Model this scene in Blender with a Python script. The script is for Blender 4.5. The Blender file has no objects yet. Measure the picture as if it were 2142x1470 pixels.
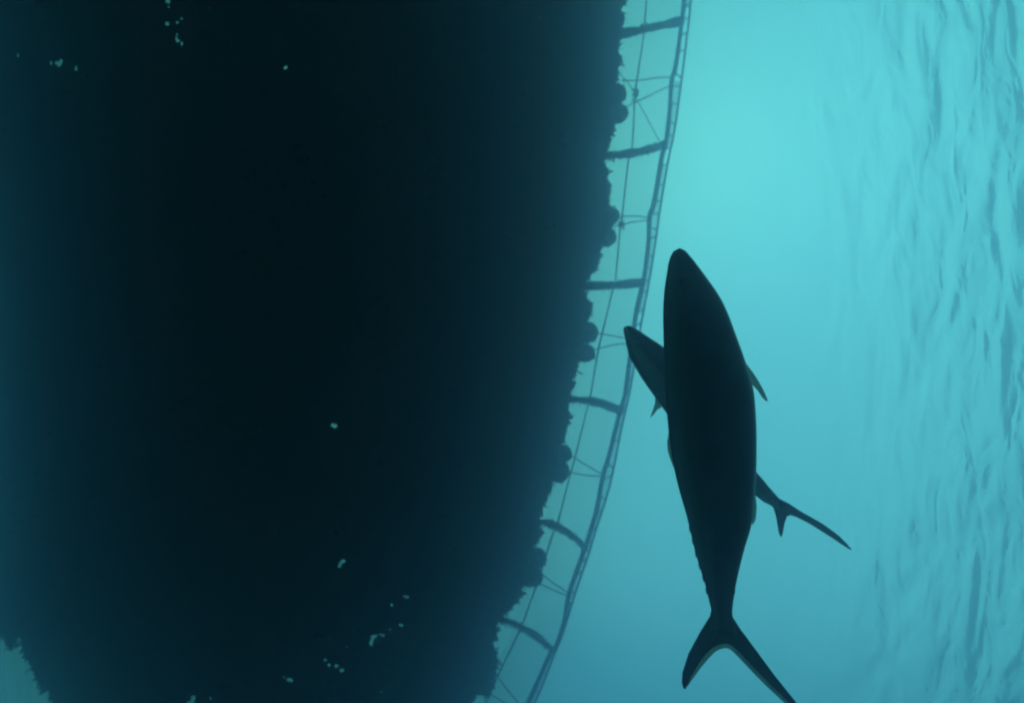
import bpy, bmesh, math, random
from mathutils import Vector, Matrix, noise
from mathutils.geometry import delaunay_2d_cdt
R = math.radians
rnd = random.Random(7)
S = bpy.context.scene
C = S.collection

# ---------------------------------------------------------------- camera
CAM = Vector((0, 0, -9.0))
TILT = R(-4)
FPX = 1276.0                               # focal length in pixels of a 2142 px wide frame
FWD = Vector((math.sin(TILT), 0, math.cos(TILT)))
RIGHT = Vector((math.cos(TILT), 0, -math.sin(TILT)))
UP = Vector((0, -1, 0))
cam = bpy.data.cameras.new('camera'); camo = bpy.data.objects.new('camera', cam); C.objects.link(camo)
camo.matrix_world = Matrix((( RIGHT.x, UP.x, -FWD.x, CAM.x), (RIGHT.y, UP.y, -FWD.y, CAM.y),
                            (RIGHT.z, UP.z, -FWD.z, CAM.z), (0, 0, 0, 1)))
cam.sensor_width = 36; cam.lens = 36 * FPX / 2142
cam.clip_start = 0.05; cam.clip_end = 800
cam.dof.use_dof = True; cam.dof.focus_distance = 1.7; cam.dof.aperture_fstop = 2.6
S.camera = camo

# ---------------------------------------------------------------- sky, sun, exposure
SUN = Vector((0.30, -0.38, 0.87)).normalized()
W = bpy.data.worlds.new('World'); S.world = W; W.use_nodes = True
nt = W.node_tree; nt.nodes.clear()
sky = nt.nodes.new('ShaderNodeTexSky'); sky.sky_type = 'NISHITA'; sky.sun_disc = False; sky.dust_density = 0.30
sky.sun_elevation = math.asin(SUN.z); sky.sun_rotation = math.atan2(SUN.x, SUN.y)
bg = nt.nodes.new('ShaderNodeBackground'); bg.inputs['Strength'].default_value = 0.15
wo = nt.nodes.new('ShaderNodeOutputWorld')
nt.links.new(sky.outputs[0], bg.inputs[0]); nt.links.new(bg.outputs[0], wo.inputs[0])
sl = bpy.data.lights.new('sun', 'SUN'); sl.energy = 0.5; sl.angle = R(110); sl.color = (1, 0.98, 0.97)
so = bpy.data.objects.new('sun', sl); C.objects.link(so)
so.rotation_euler = (-SUN).to_track_quat('-Z', 'Y').to_euler()
V = S.view_settings
V.view_transform = 'Standard'; V.look = 'None'; V.gamma = 1; V.exposure = 0.32
S.render.engine = 'CYCLES'
cy = S.cycles
cy.use_denoising = True; cy.max_bounces = 14; cy.volume_bounces = 3; cy.transmission_bounces = 10
cy.diffuse_bounces = 4; cy.glossy_bounces = 4; cy.filter_width = 2.2
cy.sample_clamp_indirect = 6

# ---------------------------------------------------------------- helpers
def at(px, py, z):
    """point at height z seen at photo position (px, py)"""
    d = FWD + RIGHT * ((px - 1071) / FPX) + UP * ((735 - py) / FPX)
    return CAM + d * ((z - CAM.z) / d.z)

def near(px, py, dist):
    """point at a depth along the viewing axis"""
    d = FWD + RIGHT * ((px - 1071) / FPX) + UP * ((735 - py) / FPX)
    return CAM + d * dist

def mat(name, col, rough=0.8, var=0.35, scale=8.0, spec=0.2, translucent=0.0, bump=0.0):
    m = bpy.data.materials.new(name); m.use_nodes = True
    n = m.node_tree; b = n.nodes['Principled BSDF']
    b.inputs['Roughness'].default_value = rough
    b.inputs['Specular IOR Level'].default_value = spec
    tc = n.nodes.new('ShaderNodeTexCoord')
    no = n.nodes.new('ShaderNodeTexNoise'); no.inputs['Scale'].default_value = scale
    no.inputs['Detail'].default_value = 6
    n.links.new(tc.outputs['Object'], no.inputs['Vector'])
    ra = n.nodes.new('ShaderNodeValToRGB')
    ra.color_ramp.elements[0].position = .3; ra.color_ramp.elements[1].position = .7
    ra.color_ramp.elements[0].color = (*[c * (1 - var) for c in col], 1)
    ra.color_ramp.elements[1].color = (*[min(1, c * (1 + var)) for c in col], 1)
    n.links.new(no.outputs['Fac'], ra.inputs[0])
    n.links.new(ra.outputs[0], b.inputs['Base Color'])
    if bump:
        bu = n.nodes.new('ShaderNodeBump'); bu.inputs['Strength'].default_value = bump
        n.links.new(no.outputs['Fac'], bu.inputs['Height']); n.links.new(bu.outputs[0], b.inputs['Normal'])
    if translucent:
        tr = n.nodes.new('ShaderNodeBsdfTranslucent'); n.links.new(ra.outputs[0], tr.inputs[0])
        mx = n.nodes.new('ShaderNodeMixShader'); mx.inputs[0].default_value = translucent
        n.links.new(b.outputs[0], mx.inputs[1]); n.links.new(tr.outputs[0], mx.inputs[2])
        n.links.new(mx.outputs[0], n.nodes['Material Output'].inputs['Surface'])
    return m

def props(o, label=None, cat=None, group=None, kind=None):
    for k, v in (('label', label), ('category', cat), ('group', group), ('kind', kind)):
        if v: o[k] = v
    return o

def empty(name, loc):
    o = bpy.data.objects.new(name, None); o.location = loc; o.empty_display_size = .1
    C.objects.link(o); return o

class MB:
    """collects shapes given in world space and links them as one mesh object"""
    def __init__(s): s.v = []; s.f = []
    def add(s, vs, fs):
        k = len(s.v); s.v += [Vector(v) for v in vs]; s.f += [[i + k for i in f] for f in fs]
    def tube(s, pts, rad, n=10, caps=True):
        pts = [Vector(p) for p in pts]; rads = rad if isinstance(rad, (list, tuple)) else [rad] * len(pts)
        vs = []; fs = []
        a0 = Vector((0, 0, 1))
        for i, p in enumerate(pts):
            t = (pts[min(i + 1, len(pts) - 1)] - pts[max(i - 1, 0)]).normalized()
            ref = a0 if abs(t.dot(a0)) < .95 else Vector((1, 0, 0))
            x = t.cross(ref).normalized(); y = t.cross(x).normalized()
            for k in range(n):
                a = 2 * math.pi * k / n
                vs.append(p + (x * math.cos(a) + y * math.sin(a)) * rads[i])
        for i in range(len(pts) - 1):
            for k in range(n):
                fs.append([i * n + k, i * n + (k + 1) % n, (i + 1) * n + (k + 1) % n, (i + 1) * n + k])
        if caps:
            fs.append(list(range(n))[::-1]); fs.append([(len(pts) - 1) * n + k for k in range(n)])
        s.add(vs, fs)
    def leaf(s, p, d, L, w):
        d = d.normalized(); r = Vector((rnd.uniform(-1, 1), rnd.uniform(-1, 1), rnd.uniform(-1, 1)))
        x = d.cross(r)
        if x.length < 1e-4: x = d.orthogonal()
        x = x.normalized() * w; y = d.cross(x).normalized() * L * .18
        s.add([p - x * .4, p + x * .4, p + d * L * .55 + x + y, p + d * L + y * .3, p + d * L * .5 - x + y],
              [[0, 1, 2, 3, 4]])
    def build(s, name, m, parent=None, smooth=True, org=None):
        o0 = parent.location if parent else (org or Vector((0, 0, 0)))
        me = bpy.data.meshes.new(name); me.from_pydata([v - Vector(o0) for v in s.v], [], s.f); me.update()
        if smooth: me.polygons.foreach_set('use_smooth', [True] * len(me.polygons))
        if m: me.materials.append(m)
        o = bpy.data.objects.new(name, me); C.objects.link(o)
        if parent: o.parent = parent
        else: o.location = o0
        return o

def spline(pts, n=8, closed=False):
    """Catmull-Rom through points of any dimension"""
    out = []; N = len(pts)
    for i in range(N if closed else N - 1):
        g = (lambda k: pts[k % N]) if closed else (lambda k: pts[max(0, min(N - 1, k))])
        p0, p1, p2, p3 = g(i - 1), g(i), g(i + 1), g(i + 2)
        for k in range(n):
            t = k / n
            out.append(tuple(.5 * (2 * b + (c - a) * t + (2 * a - 5 * b + 4 * c - d) * t * t + (3 * b - a - 3 * c + d) * t ** 3)
                             for a, b, c, d in zip(p0, p1, p2, p3)))
    if not closed: out.append(tuple(pts[-1]))
    return out

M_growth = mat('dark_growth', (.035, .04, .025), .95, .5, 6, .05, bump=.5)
M_weed = mat('weed', (.05, .055, .03), .9, .4, 12, .05, .25)
M_pipe = mat('grey_pipe', (.16, .17, .17), .6, .3, 5, .3)
M_rope = mat('rope', (.09, .09, .07), .9, .3, 20, .1)
M_float = mat('float_plastic', (.05, .05, .05), .6, .4, 9, .2, bump=.2)
M_net = mat('netting', (.06, .07, .06), .9, .2, 4, .1)
M_skin = mat('fish_skin', (.045, .055, .065), .45, .35, 14, .35)
M_fin = mat('fish_fin', (.05, .055, .04), .6, .3, 30, .2, .35)
M_membrane = mat('fin_membrane', (.32, .36, .22), .6, .25, 30, .2, .75)
_n = M_membrane.node_tree; _o = _n.nodes['Material Output']; _f = _o.inputs['Surface'].links[0].from_socket
_t = _n.nodes.new('ShaderNodeBsdfTransparent'); _x = _n.nodes.new('ShaderNodeMixShader'); _x.inputs[0].default_value = .28
_n.links.new(_f, _x.inputs[1]); _n.links.new(_t.outputs[0], _x.inputs[2]); _n.links.new(_x.outputs[0], _o.inputs['Surface'])
M_eye = mat('fish_eye', (.015, .015, .017), .15, .2, 5, .5)
M_sand = mat('sand', (.16, .15, .11), 1, .25, .4, .05)

# ---------------------------------------------------------------- water surface, seabed
def water_material():
    m = bpy.data.materials.new('water_surface'); m.use_nodes = True
    n = m.node_tree; n.nodes.clear(); L = n.links.new
    out = n.nodes.new('ShaderNodeOutputMaterial'); g = n.nodes.new('ShaderNodeBsdfGlass')
    g.distribution = 'GGX'
    g.inputs['Color'].default_value = (.27, .965, .83, 1)
    g.inputs['Roughness'].default_value = .64; g.inputs['IOR'].default_value = 1.33
    geo = n.nodes.new('ShaderNodeNewGeometry')
    def layer(sc, rot, detail, dist, scale=1.0):
        mp = n.nodes.new('ShaderNodeMapping'); mp.inputs['Scale'].default_value = sc
        mp.inputs['Rotation'].default_value = (0, 0, rot)
        L(geo.outputs['Position'], mp.inputs[0])
        no = n.nodes.new('ShaderNodeTexNoise'); no.inputs['Scale'].default_value = scale
        no.inputs['Detail'].default_value = detail; no.inputs['Distortion'].default_value = dist
        L(mp.outputs[0], no.inputs[0]); return no.outputs['Fac']
    a = layer((1.7, .55, 1), R(5), 1.2, .8); b = layer((3.8, 1.3, 1), R(-8), 1.5, .9)
    mu = n.nodes.new('ShaderNodeMath'); mu.operation = 'MULTIPLY_ADD'; mu.inputs[1].default_value = .27
    L(b, mu.inputs[0]); L(a, mu.inputs[2])
    bu = n.nodes.new('ShaderNodeBump'); bu.inputs['Strength'].default_value = 1; bu.inputs['Distance'].default_value = .40
    # the raft breaks the wind: calm water in its lee, livelier ripples further off
    sx = n.nodes.new('ShaderNodeSeparateXYZ'); L(geo.outputs['Position'], sx.inputs[0])
    lee = n.nodes.new('ShaderNodeMapRange'); lee.interpolation_type = 'SMOOTHSTEP'
    for k, v in zip(('From Min', 'From Max', 'To Min', 'To Max'), (3.1, 7.2, .04, 1.0)): lee.inputs[k].default_value = v
    ml = n.nodes.new('ShaderNodeMath'); ml.operation = 'MULTIPLY'
    L(sx.outputs['X'], lee.inputs['Value']); L(mu.outputs[0], ml.inputs[0]); L(lee.outputs[0], ml.inputs[1])
    L(ml.outputs[0], bu.inputs['Height']); L(bu.outputs[0], g.inputs['Normal'])
    L(g.outputs[0], out.inputs['Surface'])
    return m
def sheet(name, z, half, m):
    s = MB(); s.add([(-half, -half, z), (half, -half, z), (half, half, z), (-half, half, z)], [[0, 1, 2, 3]])
    return props(s.build(name, m, smooth=False), kind='structure')
sheet('water_surface', 0, 120, water_material())
sheet('seabed', -30, 120, M_sand)

# ---------------------------------------------------------------- raft
ZB = -0.32                                  # underside of the raft
right_rim = [(1311,0),(1299,17),(1304,34),(1304,48),(1297,62),(1294,80),(1290,102),(1300,119),(1297,143),(1289,167),
 (1287,200),(1290,235),(1285,262),(1285,279),(1277,293),(1275,306),(1270,322),(1263,337),(1270,354),(1270,375),(1272,398),(1273,425),
 (1286,440),(1272,470),(1262,500),(1256,521),(1254,538),(1246,570),(1229,580),(1218,596),(1223,611),(1237,633),(1239,650),(1230,670),
 (1222,700),(1218,740),(1210,762),(1203,779),(1199,792),(1204,803),(1193,820),(1186,836),(1186,847),(1191,874),(1186,895),(1176,925),
 (1170,950),(1164,990),(1155,1014),(1144,1038),(1137,1067),(1130,1084),(1124,1095),(1132,1113),(1126,1130),(1116,1141),(1124,1156),
 (1118,1190),(1108,1222),(1095,1229),(1080,1261),(1054,1286),(1041,1304),(1038,1325),(1041,1334),(1031,1346),(1041,1378),(1038,1406),
 (1036,1424),(1024,1450),(992,1452),(986,1472)]
below = [(958,1530),(915,1620),(845,1760),(740,1920),(600,2040),(450,2030),(330,1910),(235,1750),(160,1590)]
left_rim = [(112,1478),(106,1455),(98,1443),(90,1450),(84,1434),(75,1420),(70,1404),(63,1388),(53,1372),(48,1350),(40,1329),(31,1334),
 (24,1352),(16,1352),(8,1336),(-4,1322),(-10,1260)]
above = [(-8,1120),(-14,860),(-50,520),(-130,120),(-170,-280),(-140,-700),(20,-1150),(300,-1480),(680,-1600),(1010,-1420),
 (1200,-1000),(1285,-600),(1318,-280),(1320,-90)]
rim_px = []
for (x0, y0), (x1, y1) in zip(right_rim, right_rim[1:] + below[:1]):
    k = max(1, int(math.hypot(x1 - x0, y1 - y0) / 5))
    rim_px += [(x0 + (x1 - x0) * i / k, y0 + (y1 - y0) * i / k) for i in range(k)]
rim_px += spline(below + left_rim[:1], 14)[:-1]
rim_px += spline(left_rim + above[:1], 5)[:-1]
rim_px += spline(above + right_rim[:1], 20)[:-1]
rim = []
for i, (x, y) in enumerate(rim_px):
    p = at(x, y, ZB); q = Vector((p.x * 9, p.y * 9, 3.3))
    amp = .035
    p += Vector((noise.noise(q), noise.noise(q + Vector((31, 7, 2))), 0)) * amp
    q = q * 3.1
    p += Vector((noise.noise(q), noise.noise(q + Vector((31, 7, 2))), 0)) * .03
    rim.append(p)

def blob(px, py, w, h, a=0, n=11):
    out = []
    for k in range(n):
        t = 2 * math.pi * k / n; r = rnd.uniform(.6, 1.15) * 1.55
        u = math.cos(t) * w * .5 * r; v = math.sin(t) * h * .5 * r
        out.append(at(px + u * math.cos(a) - v * math.sin(a), py + u * math.sin(a) + v * math.cos(a), ZB))
    return out
gaps = [(108,132,8,8,0),(124,131,15,10,0),(36,118,5,7,0),(157,146,4,12,.1),(350,2,12,9,.4),(352,14,5,5,0),(351,50,6,5,0),(368,46,5,5,0),
 (379,41,5,5,0),(371,79,6,15,-.4),(378,90,6,7,0),(597,142,9,5,0),(697,890,13,5,.1),(710,1180,9,11,0),(718,1172,5,10,.6),
 (848,1249,8,7,0),(819,1265,7,4,0),(776,1340,6,16,.3),(784,1331,12,6,0),(797,1329,8,5,.2),(789,1342,5,5,0),(803,1327,3,3,0),(815,1316,4,3,0),
 (838,1307,8,6,.3),(679,1378,7,4,.3),(688,1392,9,5,0),(705,1393,8,6,.5),(716,1402,9,6,0),(605,1422,11,6,.1),(594,1416,4,3,0),(400,1464,9,22,.5),(440,1462,4,7,-.5),
 (797,1446,4,3,0),(725,1352,3,3,0)]
raft = props(empty('floating_raft', at(620, 600, ZB)),
             'huge dark raft overhead with a ragged overgrown rim and pinholes of light', 'raft')
def inside(p, poly):
    c = False; j = len(poly) - 1
    for i in range(len(poly)):
        a, b = poly[i], poly[j]
        if (a.y > p.y) != (b.y > p.y) and p.x < (b.x - a.x) * (p.y - a.y) / (b.y - a.y) + a.x: c = not c
        j = i
    return c
loops = [rim]
for px, py, w, h, a in gaps:
    k = max(1, round(w * h / 13))
    if k == 1: loops.append(blob(px, py, w, h, a)); continue
    for q in range(k):
        t = rnd.uniform(0, 6.28); r = math.sqrt(rnd.random())
        u = math.cos(t) * r * w * .5; v = math.sin(t) * r * h * .5; z = rnd.uniform(2.2, 6.5)
        loops.append(blob(px + u * math.cos(a) - v * math.sin(a), py + u * math.sin(a) + v * math.cos(a), z, z * rnd.uniform(.6, 1.2), rnd.uniform(0, 3), 8))
vv = []; ee = []
for lp in loops:
    k = len(vv); vv += [Vector((p.x, p.y)) for p in lp]
    ee += [(k + i, k + (i + 1) % len(lp)) for i in range(len(lp))]
v2, _, f2d, *_ = delaunay_2d_cdt(vv, ee, [], 0, 1e-6)
boxes = [(min(p.x for p in l), max(p.x for p in l), min(p.y for p in l), max(p.y for p in l)) for l in loops]
bm = bmesh.new(); bv = [bm.verts.new((v.x - raft.location.x, v.y - raft.location.y, 0)) for v in v2]
for f in f2d:
    c = (v2[f[0]] + v2[f[1]] + v2[f[2]]) / 3
    if not inside(c, rim): continue
    if any(x0 < c.x < x1 and y0 < c.y < y1 and inside(c, l) for (x0, x1, y0, y1), l in zip(boxes[1:], loops[1:])): continue
    bm.faces.new([bv[i] for i in f])
bmesh.ops.delete(bm, geom=[v for v in bm.verts if not v.link_faces], context='VERTS')
ex = bmesh.ops.extrude_face_region(bm, geom=bm.faces[:])
for e in ex['geom']:
    if isinstance(e, bmesh.types.BMVert): e.co.z += .015
bmesh.ops.recalc_face_normals(bm, faces=bm.faces[:])
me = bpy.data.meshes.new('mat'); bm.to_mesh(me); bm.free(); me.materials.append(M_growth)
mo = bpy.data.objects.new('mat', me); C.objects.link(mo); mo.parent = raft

s = MB()
cen = at(560, 500, ZB)
for i in range(len(rim)):
    a, b = rim[i], rim[(i + 1) % len(rim)]
    L = (b - a).length; t = (b - a).normalized(); out = Vector((t.y, -t.x, 0))
    if out.dot(a - cen) < 0: out = -out
    dens = 110 if -300 < rim_px[i][1] < 1700 else 12
    for k in range(int(L * dens + rnd.random())):
        p = a.lerp(b, rnd.random()) + Vector((0, 0, rnd.uniform(-.02, .09))) - out * rnd.uniform(0, .05)
        d = out * rnd.uniform(.1, 1) + t * rnd.uniform(-.9, .9) + Vector((0, 0, rnd.uniform(-.9, .25)))
        big = rnd.random() < .12
        s.leaf(p, d, rnd.uniform(.03, .08) * (1.8 if big else 1), rnd.uniform(.008, .02))
props(s.build('weed_fringe', M_weed, raft, smooth=False), kind='stuff')
# shell and weed clusters hanging under the mat
s = MB()
for k in range(2600):
    x = rnd.uniform(-150, 1290); y = rnd.uniform(-250, 1600)
    lo = -150 if y < 900 else 100 + (y - 1400) * .5
    hi = 1290 - .10 * max(0, y) - .00012 * max(0, y) ** 2
    if not (max(lo, -150) + 40 < x < hi - 45): continue
    if any(math.hypot(x - g[0], y - g[1]) < 26 for g in gaps): continue
    p = at(x, y, ZB)
    for q in range(4):
        s.leaf(p + Vector((rnd.uniform(-.05, .05), rnd.uniform(-.05, .05), .01)),
               Vector((rnd.uniform(-.6, .6), rnd.uniform(-.6, .6), -1)), rnd.uniform(.04, .14), rnd.uniform(.015, .035))
props(s.build('hanging_growth', M_weed, raft, smooth=False), kind='stuff')

# ---------------------------------------------------------------- collar: twin pipes, spokes, brackets
ZP = -0.18
inner_px = [(1447,-330),(1441,-160),(1431,0),(1427,41),(1414,136),(1405,170),(1401,231),(1393,299),(1385,327),(1368,425),(1359,452),(1357,500),(1354,531),
 (1347,582),(1341,609),(1327,677),(1309,815),(1297,860),(1274,953),(1261,996),(1248,1067),(1232,1120),(1219,1159),(1191,1240),(1181,1297),
 (1163,1350),(1149,1371),(1104,1470),(1030,1610),(930,1780)]
outer_px = [(1458,-330),(1453,-160),(1445,0),(1435,92),(1424,180),(1411,272),(1397,340),(1380,442),(1372,500),(1359,582),(1340,684),(1318,815),(1300,895),
 (1284,977),(1269,1038),(1246,1109),(1230,1162),(1202,1244),(1177,1325),(1160,1367),(1118,1470),(1046,1610),(946,1780)]
collar = props(empty('floating_collar', at(1340, 600, ZP)),
               'long curved twin pipe walkway frame with overgrown spokes reaching in to the raft', 'floating frame')
pin = [at(x, y, ZP) for x, y in spline(inner_px, 5)]
pout = [at(x, y, ZP) for x, y in spline(outer_px, 5)]
s = MB(); s.tube(pin, [.033 + .006 * noise.noise(p * 2.5) for p in pin], 12); s.build('inner_pipe', M_pipe, collar)
s = MB(); s.tube(pout, .015, 10); s.build('outer_pipe', M_pipe, collar)
def lerp_line(pts, u):
    f = u * (len(pts) - 1); i = min(int(f), len(pts) - 2); return pts[i].lerp(pts[i + 1], f - i)
def on_line_y(pts, y):
    for a, b in zip(pts, pts[1:]):
        if (a.y - y) * (b.y - y) <= 0 and abs(b.y - a.y) > 1e-9:
            return a.lerp(b, (y - a.y) / (b.y - a.y))
    return None
y = pin[0].y + .3; k = 0
while y < pin[-1].y - .3:
    a = on_line_y(pin, y); b = on_line_y(pout, y + rnd.uniform(-.09, .09))
    if a and b:
        s = MB(); s.tube([a, a.lerp(b, .5) + Vector((0, 0, -.008)), b], [.016, .010, .012], 6)
        s.build('bracket', M_pipe, collar)
    y += rnd.uniform(.16, .3)
s = MB(); y = pin[0].y + .1
while y < pin[-1].y - .1:
    a = on_line_y(pin, y); b = on_line_y(pout, y + .02)
    if a and b and noise.noise(Vector((0, y * .8, 5))) > -.12:
        s.tube([a, b], .0028, 4, caps=False)
    y += .017
props(s.build('grating', M_pipe, collar, smooth=False), kind='stuff')
spokes = [([(1316,-214),(1380,-225),(1444,-238)],18),([(1290,74),(1345,62),(1428,44)],17),([(1262,328),(1330,319),(1394,302)],17),([(1214,598),(1290,596),(1348,590)],18),
 ([(1180,833),(1240,839),(1270,848),(1302,860)],17),([(1118,1090),(1150,1094),(1180,1108),(1203,1124),(1226,1148)],14),
 ([(1034,1291),(1070,1301),(1105,1318),(1130,1335),(1156,1358)],13),([(905,1560),(960,1580),(1052,1612)],14)]
for pl, w in spokes:
    pts = [at(x, y, -.26) for x, y in spline(pl, 8)]
    r0 = w * .5 * .0074
    s = MB(); rr = [r0 * (.82 + .45 * noise.noise(p * 5) + .12 * i / len(pts)) for i, p in enumerate(pts)]
    s.tube(pts, rr, 12); sp = s.build('spoke', M_growth, collar)
    g = MB()
    for k in range(230):
        u = rnd.random(); p = lerp_line(pts, u)
        t = (pts[-1] - pts[0]).normalized()
        d = Vector((rnd.uniform(-1, 1), rnd.uniform(-.7, 1.2), rnd.uniform(-1, .3))); d -= t * d.dot(t) * .6
        g.leaf(p + d.normalized() * r0 * .6, d, rnd.uniform(.02, .06) * (1.3 - .6 * u), rnd.uniform(.006, .016))
    props(g.build('growth', M_weed, sp, smooth=False), kind='stuff')
    sp_me = sp.children[0]
    # child mesh was written in world space: shift it into the spoke's space
    for v in sp_me.data.vertices: v.co -= collar.location

# ---------------------------------------------------------------- netting stretched between collar and raft
rope_px = [(1368,-330),(1361,-160),(1352,0),(1346,78),(1335,150),(1328,204),(1323,299),(1314,340),(1302,446),(1297,478),(1288,579),(1281,609),(1263,684),(1251,735),
 (1235,827),(1229,851),(1203,955),(1190,1003),(1165,1099),(1155,1120),(1126,1215),(1116,1240),(1093,1304),(1084,1325),(1041,1413),(1017,1466),(960,1580),(870,1740)]
s = MB()
ZN = -.12
def ribbon(a, b, w):
    t = (b - a).normalized(); x = Vector((-t.y, t.x, 0)) * w * .5; h = Vector((0, 0, w * .5))
    s.add([a - x, a + h, a + x, a - h, b - x, b + h, b + x, b - h],
          [[0, 1, 5, 4], [1, 2, 6, 5], [2, 3, 7, 6], [3, 0, 4, 7]])
net_in = [(x - (118 if y < 900 else 105), y) for x, y in inner_px[1:-1]]
A = [at(x, y, ZN) for x, y in spline(inner_px[1:-1], 8)]
B = [at(x, y, ZN) for x, y in spline(net_in, 8)]
STEP = .026
y = A[0].y
while y < A[-1].y:
    a = on_line_y(A, y); b = on_line_y(B, y)
    if a and b: ribbon(a, b, .0017)
    y += STEP
NL = 34
for k in range(1, NL):
    u = k / NL; q = [a.lerp(b, u) for a, b in zip(A, B)]
    for a, b in zip(q, q[1:]): ribbon(a, b, .0017)
props(s.build('netting', M_net, smooth=False, org=at(1330, 600, ZN)),
      'fine pale netting stretched from the twin pipe frame to the raft rim', 'net')

# ---------------------------------------------------------------- ropes
s = MB(); rp = [at(x, y, -.30) for x, y in spline(rope_px, 5)]
s.tube(rp, [.011 + .004 * noise.noise(p * 4) for p in rp], 7)
props(s.build('rope', M_rope, org=at(1280, 600, -.3)),
      'long thin rope running parallel to the raft rim across all the spokes', 'rope')
ORD = ['first', 'second', 'third', 'fourth', 'fifth', 'sixth']
where = ['between first and second spokes from the top', 'between second and third spokes from the top',
         'between third and fourth spokes from the top', 'between fourth and fifth spokes from the top',
         'between fifth and sixth spokes from the top', 'below the lowest spoke in view']
bridles = [([[(1407,162),(1375,163),(1340,168),(1300,169)], [(1402,180),(1375,192),(1332,213),(1303,227)], [(1295,153),(1325,188),(1333,210),(1352,245),(1382,300)]], (1330,195)),
 ([[(1360,456),(1325,452),(1280,456)], [(1358,460),(1322,465),(1275,476)]], (1300,468)),
 ([[(1318,709),(1280,702),(1235,694)], [(1316,718),(1280,722),(1230,735)]], None),
 ([[(1262,993),(1232,976),(1200,956),(1182,944)], [(1259,996),(1222,993),(1180,985)]], None),
 ([[(1190,1241),(1158,1219),(1130,1198),(1120,1188)], [(1188,1245),(1152,1231),(1118,1215)]], None),
 ([[(1088,1474),(1062,1442),(1041,1413),(1034,1402)], [(1064,1474),(1042,1460),(1020,1448),(1008,1440)]], None)]
for i, (lines, knot) in enumerate(bridles):
    br = props(empty('bridle_rope', at(*lines[0][0], ZP)), 'thin branching tie rope ' + where[i], 'tie rope', 'tie ropes from the pipe frame to the floats')
    for j, ln in enumerate(lines):
        s = MB(); pts = [at(x, y, ZP - .1 * min(1, 3 * min(k / 12, 1))) for k, (x, y) in enumerate(spline(ln, 6))]
        s.tube(pts, .0085 if j < 2 else .006, 6); s.build('strand', M_rope, br)
    if knot:
        s = MB(); p = at(*knot, -.3)
        for k in range(40):
            s.leaf(p + Vector((rnd.gauss(0, .02), rnd.gauss(0, .035), rnd.gauss(0, .02))),
                   Vector((rnd.gauss(0, 1), rnd.gauss(0, 1), rnd.gauss(0, 1))), rnd.uniform(.02, .07), .01)
        props(s.build('snagged_weed', M_weed, br, smooth=False), kind='stuff')

# ---------------------------------------------------------------- floats
def lathe(prof, n=24):
    vs = []; fs = []
    for r, z in prof:
        for k in range(n):
            a = 2 * math.pi * k / n; vs.append((r * math.cos(a), r * math.sin(a), z))
    for i in range(len(prof) - 1):
        for k in range(n): fs.append([i * n + k, i * n + (k + 1) % n, (i + 1) * n + (k + 1) % n, (i + 1) * n + k])
    fs.append(list(range(n))[::-1]); fs.append([(len(prof) - 1) * n + k for k in range(n)])
    return vs, fs
RF = .15
prof = [(.03, -RF * 1.0)]
for k in range(1, 20):
    a = -math.pi / 2 + math.pi * k / 20
    r = RF * math.cos(a)
    if abs(k - 10) == 0: r *= 1.045
    prof.append((r, RF * math.sin(a)))
prof.append((.03, RF))
s = MB(); s.add(*lathe(prof))
body0 = s.build('float_body', M_float)
s = MB(); s.tube([Vector((.035 * math.cos(t), 0, -RF - .015 + .035 * math.sin(t))) for t in [2 * math.pi * k / 16 for k in range(17)]], .010, 8)
lug0 = s.build('rope_eye', M_float)
fl = [(1291,197,.95),(1293,238,.97),(1276,453,.92),(1268,496,1.0),(1230,695,1.0),(1224,738,1.0),(1177,948,1.0),(1169,986,1.05),(1124,1166,1.0),(1114,1204,1.0)]
for i, (x, y, sc) in enumerate(fl):
    lab = ('upper' if i % 2 == 0 else 'lower') + ' round float of the pair ' + where[i // 2]
    e = props(empty('float', at(x, y, -.30)), lab, 'float', 'round floats in pairs along the raft rim')
    sc *= rnd.uniform(.92, 1.08); e.scale = (sc * .9, sc * rnd.uniform(.82, .95), sc * .82); e.rotation_euler = (rnd.uniform(-.5, .5), rnd.uniform(-.5, .5), rnd.uniform(0, 6))
    e.scale *= 1
    s = MB()
    for k in range(26):
        d = Vector((rnd.gauss(0, 1), rnd.gauss(0, 1), rnd.gauss(0, 1))).normalized()
        s.leaf(d * RF * .97, d + Vector((rnd.uniform(-.9, .9), rnd.uniform(-.9, .9), rnd.uniform(-.9, .9))), rnd.uniform(.02, .06), rnd.uniform(.008, .02))
    g = s.build('growth', M_weed, smooth=False); g.parent = e; g['kind'] = 'stuff'
    for src in (body0, lug0):
        c = src if i == 0 else src.copy()
        if i: C.objects.link(c)
        c.parent = e

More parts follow.
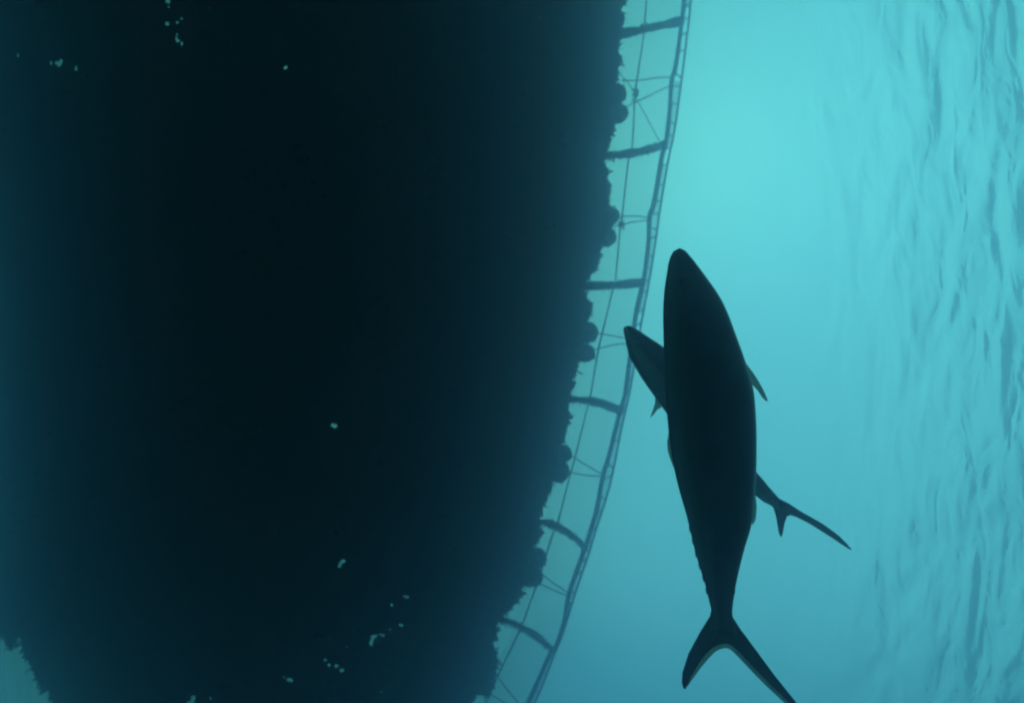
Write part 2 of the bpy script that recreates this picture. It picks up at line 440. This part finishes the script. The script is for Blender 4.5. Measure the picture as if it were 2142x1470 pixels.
# ---------------------------------------------------------------- fish
def resample(pts, n):
    L = [0]
    for a, b in zip(pts, pts[1:]): L.append(L[-1] + math.dist(a, b))
    out = []
    for k in range(n):
        t = L[-1] * k / (n - 1); i = 0
        while i < len(L) - 2 and L[i + 1] < t: i += 1
        u = (t - L[i]) / max(1e-9, L[i + 1] - L[i])
        out.append(tuple(a + (b - a) * u for a, b in zip(pts[i], pts[i + 1])))
    return out
def fin(name, root, outline, dist, thick, m=M_fin, tilt=None):
    pts = [near(x, y, dist + (tilt(x, y) if tilt else 0)) for x, y in outline]
    bm = bmesh.new()
    top = [bm.verts.new(p - root.location) for p in pts]
    for i in range(len(top)): bm.edges.new((top[i], top[(i + 1) % len(top)]))
    bmesh.ops.triangle_fill(bm, use_beauty=True, edges=bm.edges[:])
    ex = bmesh.ops.extrude_face_region(bm, geom=bm.faces[:])
    for e in ex['geom']:
        if isinstance(e, bmesh.types.BMVert): e.co += FWD * thick
    bmesh.ops.recalc_face_normals(bm, faces=bm.faces[:])
    me = bpy.data.meshes.new(name); bm.to_mesh(me); bm.free(); me.materials.append(m)
    o = bpy.data.objects.new(name, me); C.objects.link(o); o.parent = root
    return o
def skin_material(name, band, pale, width):
    m = mat(name, (.030, .040, .085), .4, .35, 14, .4)
    n = m.node_tree; L = n.links.new; b = n.nodes['Principled BSDF']
    old = b.inputs['Base Color'].links[0].from_socket
    uv = n.nodes.new('ShaderNodeUVMap'); sp = n.nodes.new('ShaderNodeSeparateXYZ'); L(uv.outputs[0], sp.inputs[0])
    def mth(op, a, c):
        q = n.nodes.new('ShaderNodeMath'); q.operation = op; q.use_clamp = False
        for j, w in enumerate((a, c)):
            if hasattr(w, 'links'): L(w, q.inputs[j])
            elif w is not None: q.inputs[j].default_value = w
        return q.outputs[0]
    d = mth('ABSOLUTE', mth('SUBTRACT', sp.outputs['Y'], band), None)
    mr = n.nodes.new('ShaderNodeMapRange'); mr.interpolation_type = 'SMOOTHSTEP'
    for k, v in zip(('From Min', 'From Max', 'To Min', 'To Max'), (width, 0, 0, 1)): mr.inputs[k].default_value = v
    L(d, mr.inputs['Value'])
    mx = n.nodes.new('ShaderNodeMix'); mx.data_type = 'RGBA'
    L(mr.outputs[0], mx.inputs[0]); L(old, mx.inputs[6]); mx.inputs[7].default_value = (*pale, 1)
    L(mx.outputs[2], b.inputs['Base Color'])
    return m
def body(root, left, right, d_head, d_tail, flat, skin, n=60, seg=28):
    """loft through matching left and right edge points; flat = thickness over height"""
    l = resample(spline(left, 10), n); r = resample(spline(right, 10), n)
    s = MB(); vs = []; fs = []
    for i in range(n):
        u = i / (n - 1); d = d_head + (d_tail - d_head) * u
        a, b = near(*l[i], d), near(*r[i], d); c = (a + b) / 2; x = (b - a) / 2
        z = FWD * x.length * (flat * (1 - .25 * u))
        for k in range(seg):
            t = 2 * math.pi * k / seg
            ct, st = math.cos(t), math.sin(t)
            vs.append(c + x * ct + z * (abs(st) ** .92) * (1 if st > 0 else -1))
    for i in range(n - 1):
        for k in range(seg): fs.append([i * seg + k, i * seg + (k + 1) % seg, (i + 1) * seg + (k + 1) % seg, (i + 1) * seg + k])
    fs.append(list(range(seg))[::-1]); fs.append([(n - 1) * seg + k for k in range(seg)])
    s.add(vs, fs); o = s.build('body', skin, root)
    uv = o.data.uv_layers.new(name='UVMap')
    for lp in o.data.loops:
        i, k = divmod(lp.vertex_index, seg); uv.data[lp.index].uv = (i / (n - 1), k / seg)
    return o
def eye(root, p, r, px):
    s = MB(); vs, fs = lathe([(r * math.sin(t) + 1e-5, -r * .45 * math.cos(t)) for t in [math.pi * k / 12 for k in range(13)]], 18)
    q = FWD.to_track_quat('Z', 'Y')
    s.add([q @ Vector(v) + p for v in vs], fs); return s.build('eye', M_eye, root)

# the big fish, close to the camera
D1 = 1.35
f1 = props(empty('fish', near(1490, 900, D1)), 'large dark fish in the foreground swimming with its snout up and forked tail down', 'fish')
L1 = [(1421,519),(1413,522),(1406,529),(1400,545),(1397,561),(1390,612),(1388,663),(1389.5,726),(1391,800),(1397,872),(1403,930),(1413,990),(1424,1035),(1437,1080),(1456,1159),(1474,1218),(1482,1251),(1489,1280),(1489,1300),(1482,1322)]
R1 = [(1422,519),(1427,519.5),(1434,525),(1446,540),(1457,554),(1498,612),(1518,650),(1538,704),(1555,752),(1569,799),(1575,830),(1579,891),(1579.5,940),(1579,985),(1576,1031),(1570,1094),(1555,1148),(1541,1208),(1535,1245),(1531,1280),(1534,1300),(1541,1322)]
body(f1, L1, R1, D1, D1 + .06, .72, skin_material('fish_skin_dark', .60, (.16, .19, .21), .10))
trail = spline([(1434,1441),(1449,1419),(1470,1391),(1492,1366),(1506,1357.5),(1520,1355),(1534,1363),(1562,1392),(1598,1429),(1640,1468),(1672,1495),(1690,1506)], 3)
def inset(pts, w):
    out = []
    for i, p in enumerate(pts):
        a, b = pts[max(0, i - 1)], pts[min(len(pts) - 1, i + 1)]
        dx, dy = b[0] - a[0], b[1] - a[1]; q = math.hypot(dx, dy); u = i / (len(pts) - 1)
        k = w * min(1, 5 * u, 5 * (1 - u)) * (1.25 - .5 * u)
        nx, ny = dy / q, -dx / q
        out.append((p[0] + nx * k, p[1] + ny * k))
    return out
edge = inset(trail, 9)
tail = fin('tail_fin', f1, [(1491,1268),(1487,1290),(1467,1322),(1442,1368),(1429,1408),(1427.5,1428),(1430,1439)] + edge +
    [(1696,1510),(1698,1507),(1692,1498),(1667,1470),(1619,1410),(1580,1357),(1548,1314),(1533,1290),(1529,1268)], D1 + .058, .006)
mem = fin('membrane', f1, trail[1:-1] + inset(trail, 11)[1:-1][::-1], D1 + .0595, .002, M_membrane)
mem.parent = tail
fin('dorsal_fin', f1, [(1548,738),(1559,758),(1573,776),(1587,797),(1599,820),(1607,839),(1602,838),(1594,830),(1586,817),(1576,806),(1566,800)], D1 + .02, .002, M_membrane, tilt=lambda x, y: (x - 1550) * .0004)
fin('pelvic_fin', f1, [(1402,880),(1399,905),(1396,925),(1397,943),(1401,955),(1409,978),(1418,960),(1412,900)], D1 + .03, .002, M_membrane)
fin('anal_fin', f1, [(1577,1020),(1581,1040),(1583,1060),(1581,1085),(1575,1098),(1570,1070)], D1 + .04, .002, M_membrane)
eye(f1, near(1430, 588, D1 - .043), .0095, 0)

for k, y in enumerate((1098, 1124, 1150, 1176, 1202, 1228)):
    for pts, sg in ((L1, -1), (R1, 1)):
        a, b = [(p, q) for p, q in zip(pts, pts[1:]) if p[1] <= y < q[1]][0]
        x = a[0] + (b[0] - a[0]) * (y - a[1]) / (b[1] - a[1]); sl_ = (b[0] - a[0]) / (b[1] - a[1])
        fin('finlet', f1, [(x - sg * 3, y - 3), (x + sg * .5, y + 3), (x + sl_ * 15 + sg * 1.8, y + 15), (x + sl_ * 12 - sg * 3, y + 12)], D1 + .045, .002)

# the second fish behind it
D2 = 2.3
f2 = props(empty('fish', near(1470, 880, D2)), 'smaller dark fish crossing behind the large one with only head and forked tail showing', 'fish')
L2 = [(1312,681),(1306,684),(1303,689),(1306,700),(1316,744),(1328,766),(1345,795),(1372,833),(1400,872),(1440,925),(1490,978),(1535,1012),(1578,1035),(1598,1050),(1615,1058),(1622,1066)]
R2 = [(1313,681),(1318,681.5),(1324,684),(1334,690),(1342,695),(1363,709),(1388,726),(1430,765),(1475,830),(1520,900),(1553,950),(1580,984),(1597,1004),(1612,1022),(1630,1042),(1640,1052)]
body(f2, L2, R2, D2, D2 + .05, .7, skin_material('fish_skin_banded', .655, (.85, .9, .92), .09))
fin('tail_fin', f2, [(1610,1030),(1633,1044),(1651,1053),(1675,1069),(1700,1083),(1721,1095),(1742,1110),(1757,1122),(1770,1135),(1782,1149),(1778,1149),(1762,1139),(1746,1128),(1718,1110),(1690,1093),(1668,1082),(1654,1077),(1646,1080),
  (1641,1095),(1638,1112),(1635,1123),(1632,1119),(1629,1108),(1625,1083),(1619,1062),(1606,1050)], D2 + .048, .006)
fin('pelvic_fin', f2, [(1371,826),(1370,846),(1365,860),(1360,874),(1368,866),(1375,856),(1384,852)], D2 + .01, .003, M_membrane)
eye(f2, near(1335, 712, D2 - .045), .010, 0)

# ---------------------------------------------------------------- the water's own haze
hz = bpy.data.materials.new('haze'); hz.use_nodes = True
n = hz.node_tree; n.nodes.clear()
pv = n.nodes.new('ShaderNodeVolumePrincipled'); ho = n.nodes.new('ShaderNodeOutputMaterial')
pv.inputs['Color'].default_value = (.62, .68, .98, 1)
pv.inputs['Density'].default_value = .11
pv.inputs['Anisotropy'].default_value = .90
pv.inputs['Absorption Color'].default_value = (.05, .8, .85, 1)
n.links.new(pv.outputs[0], ho.inputs['Volume'])
h = 125
s = MB(); lo, hi = -31.2, .3
s.add([(-h, -h, lo), (h, -h, lo), (h, h, lo), (-h, h, lo), (-h, -h, hi), (h, -h, hi), (h, h, hi), (-h, h, hi)],
      [[3, 2, 1, 0], [4, 5, 6, 7], [0, 1, 5, 4], [1, 2, 6, 5], [2, 3, 7, 6], [3, 0, 4, 7]])
props(s.build('haze', hz, smooth=False), kind='stuff')
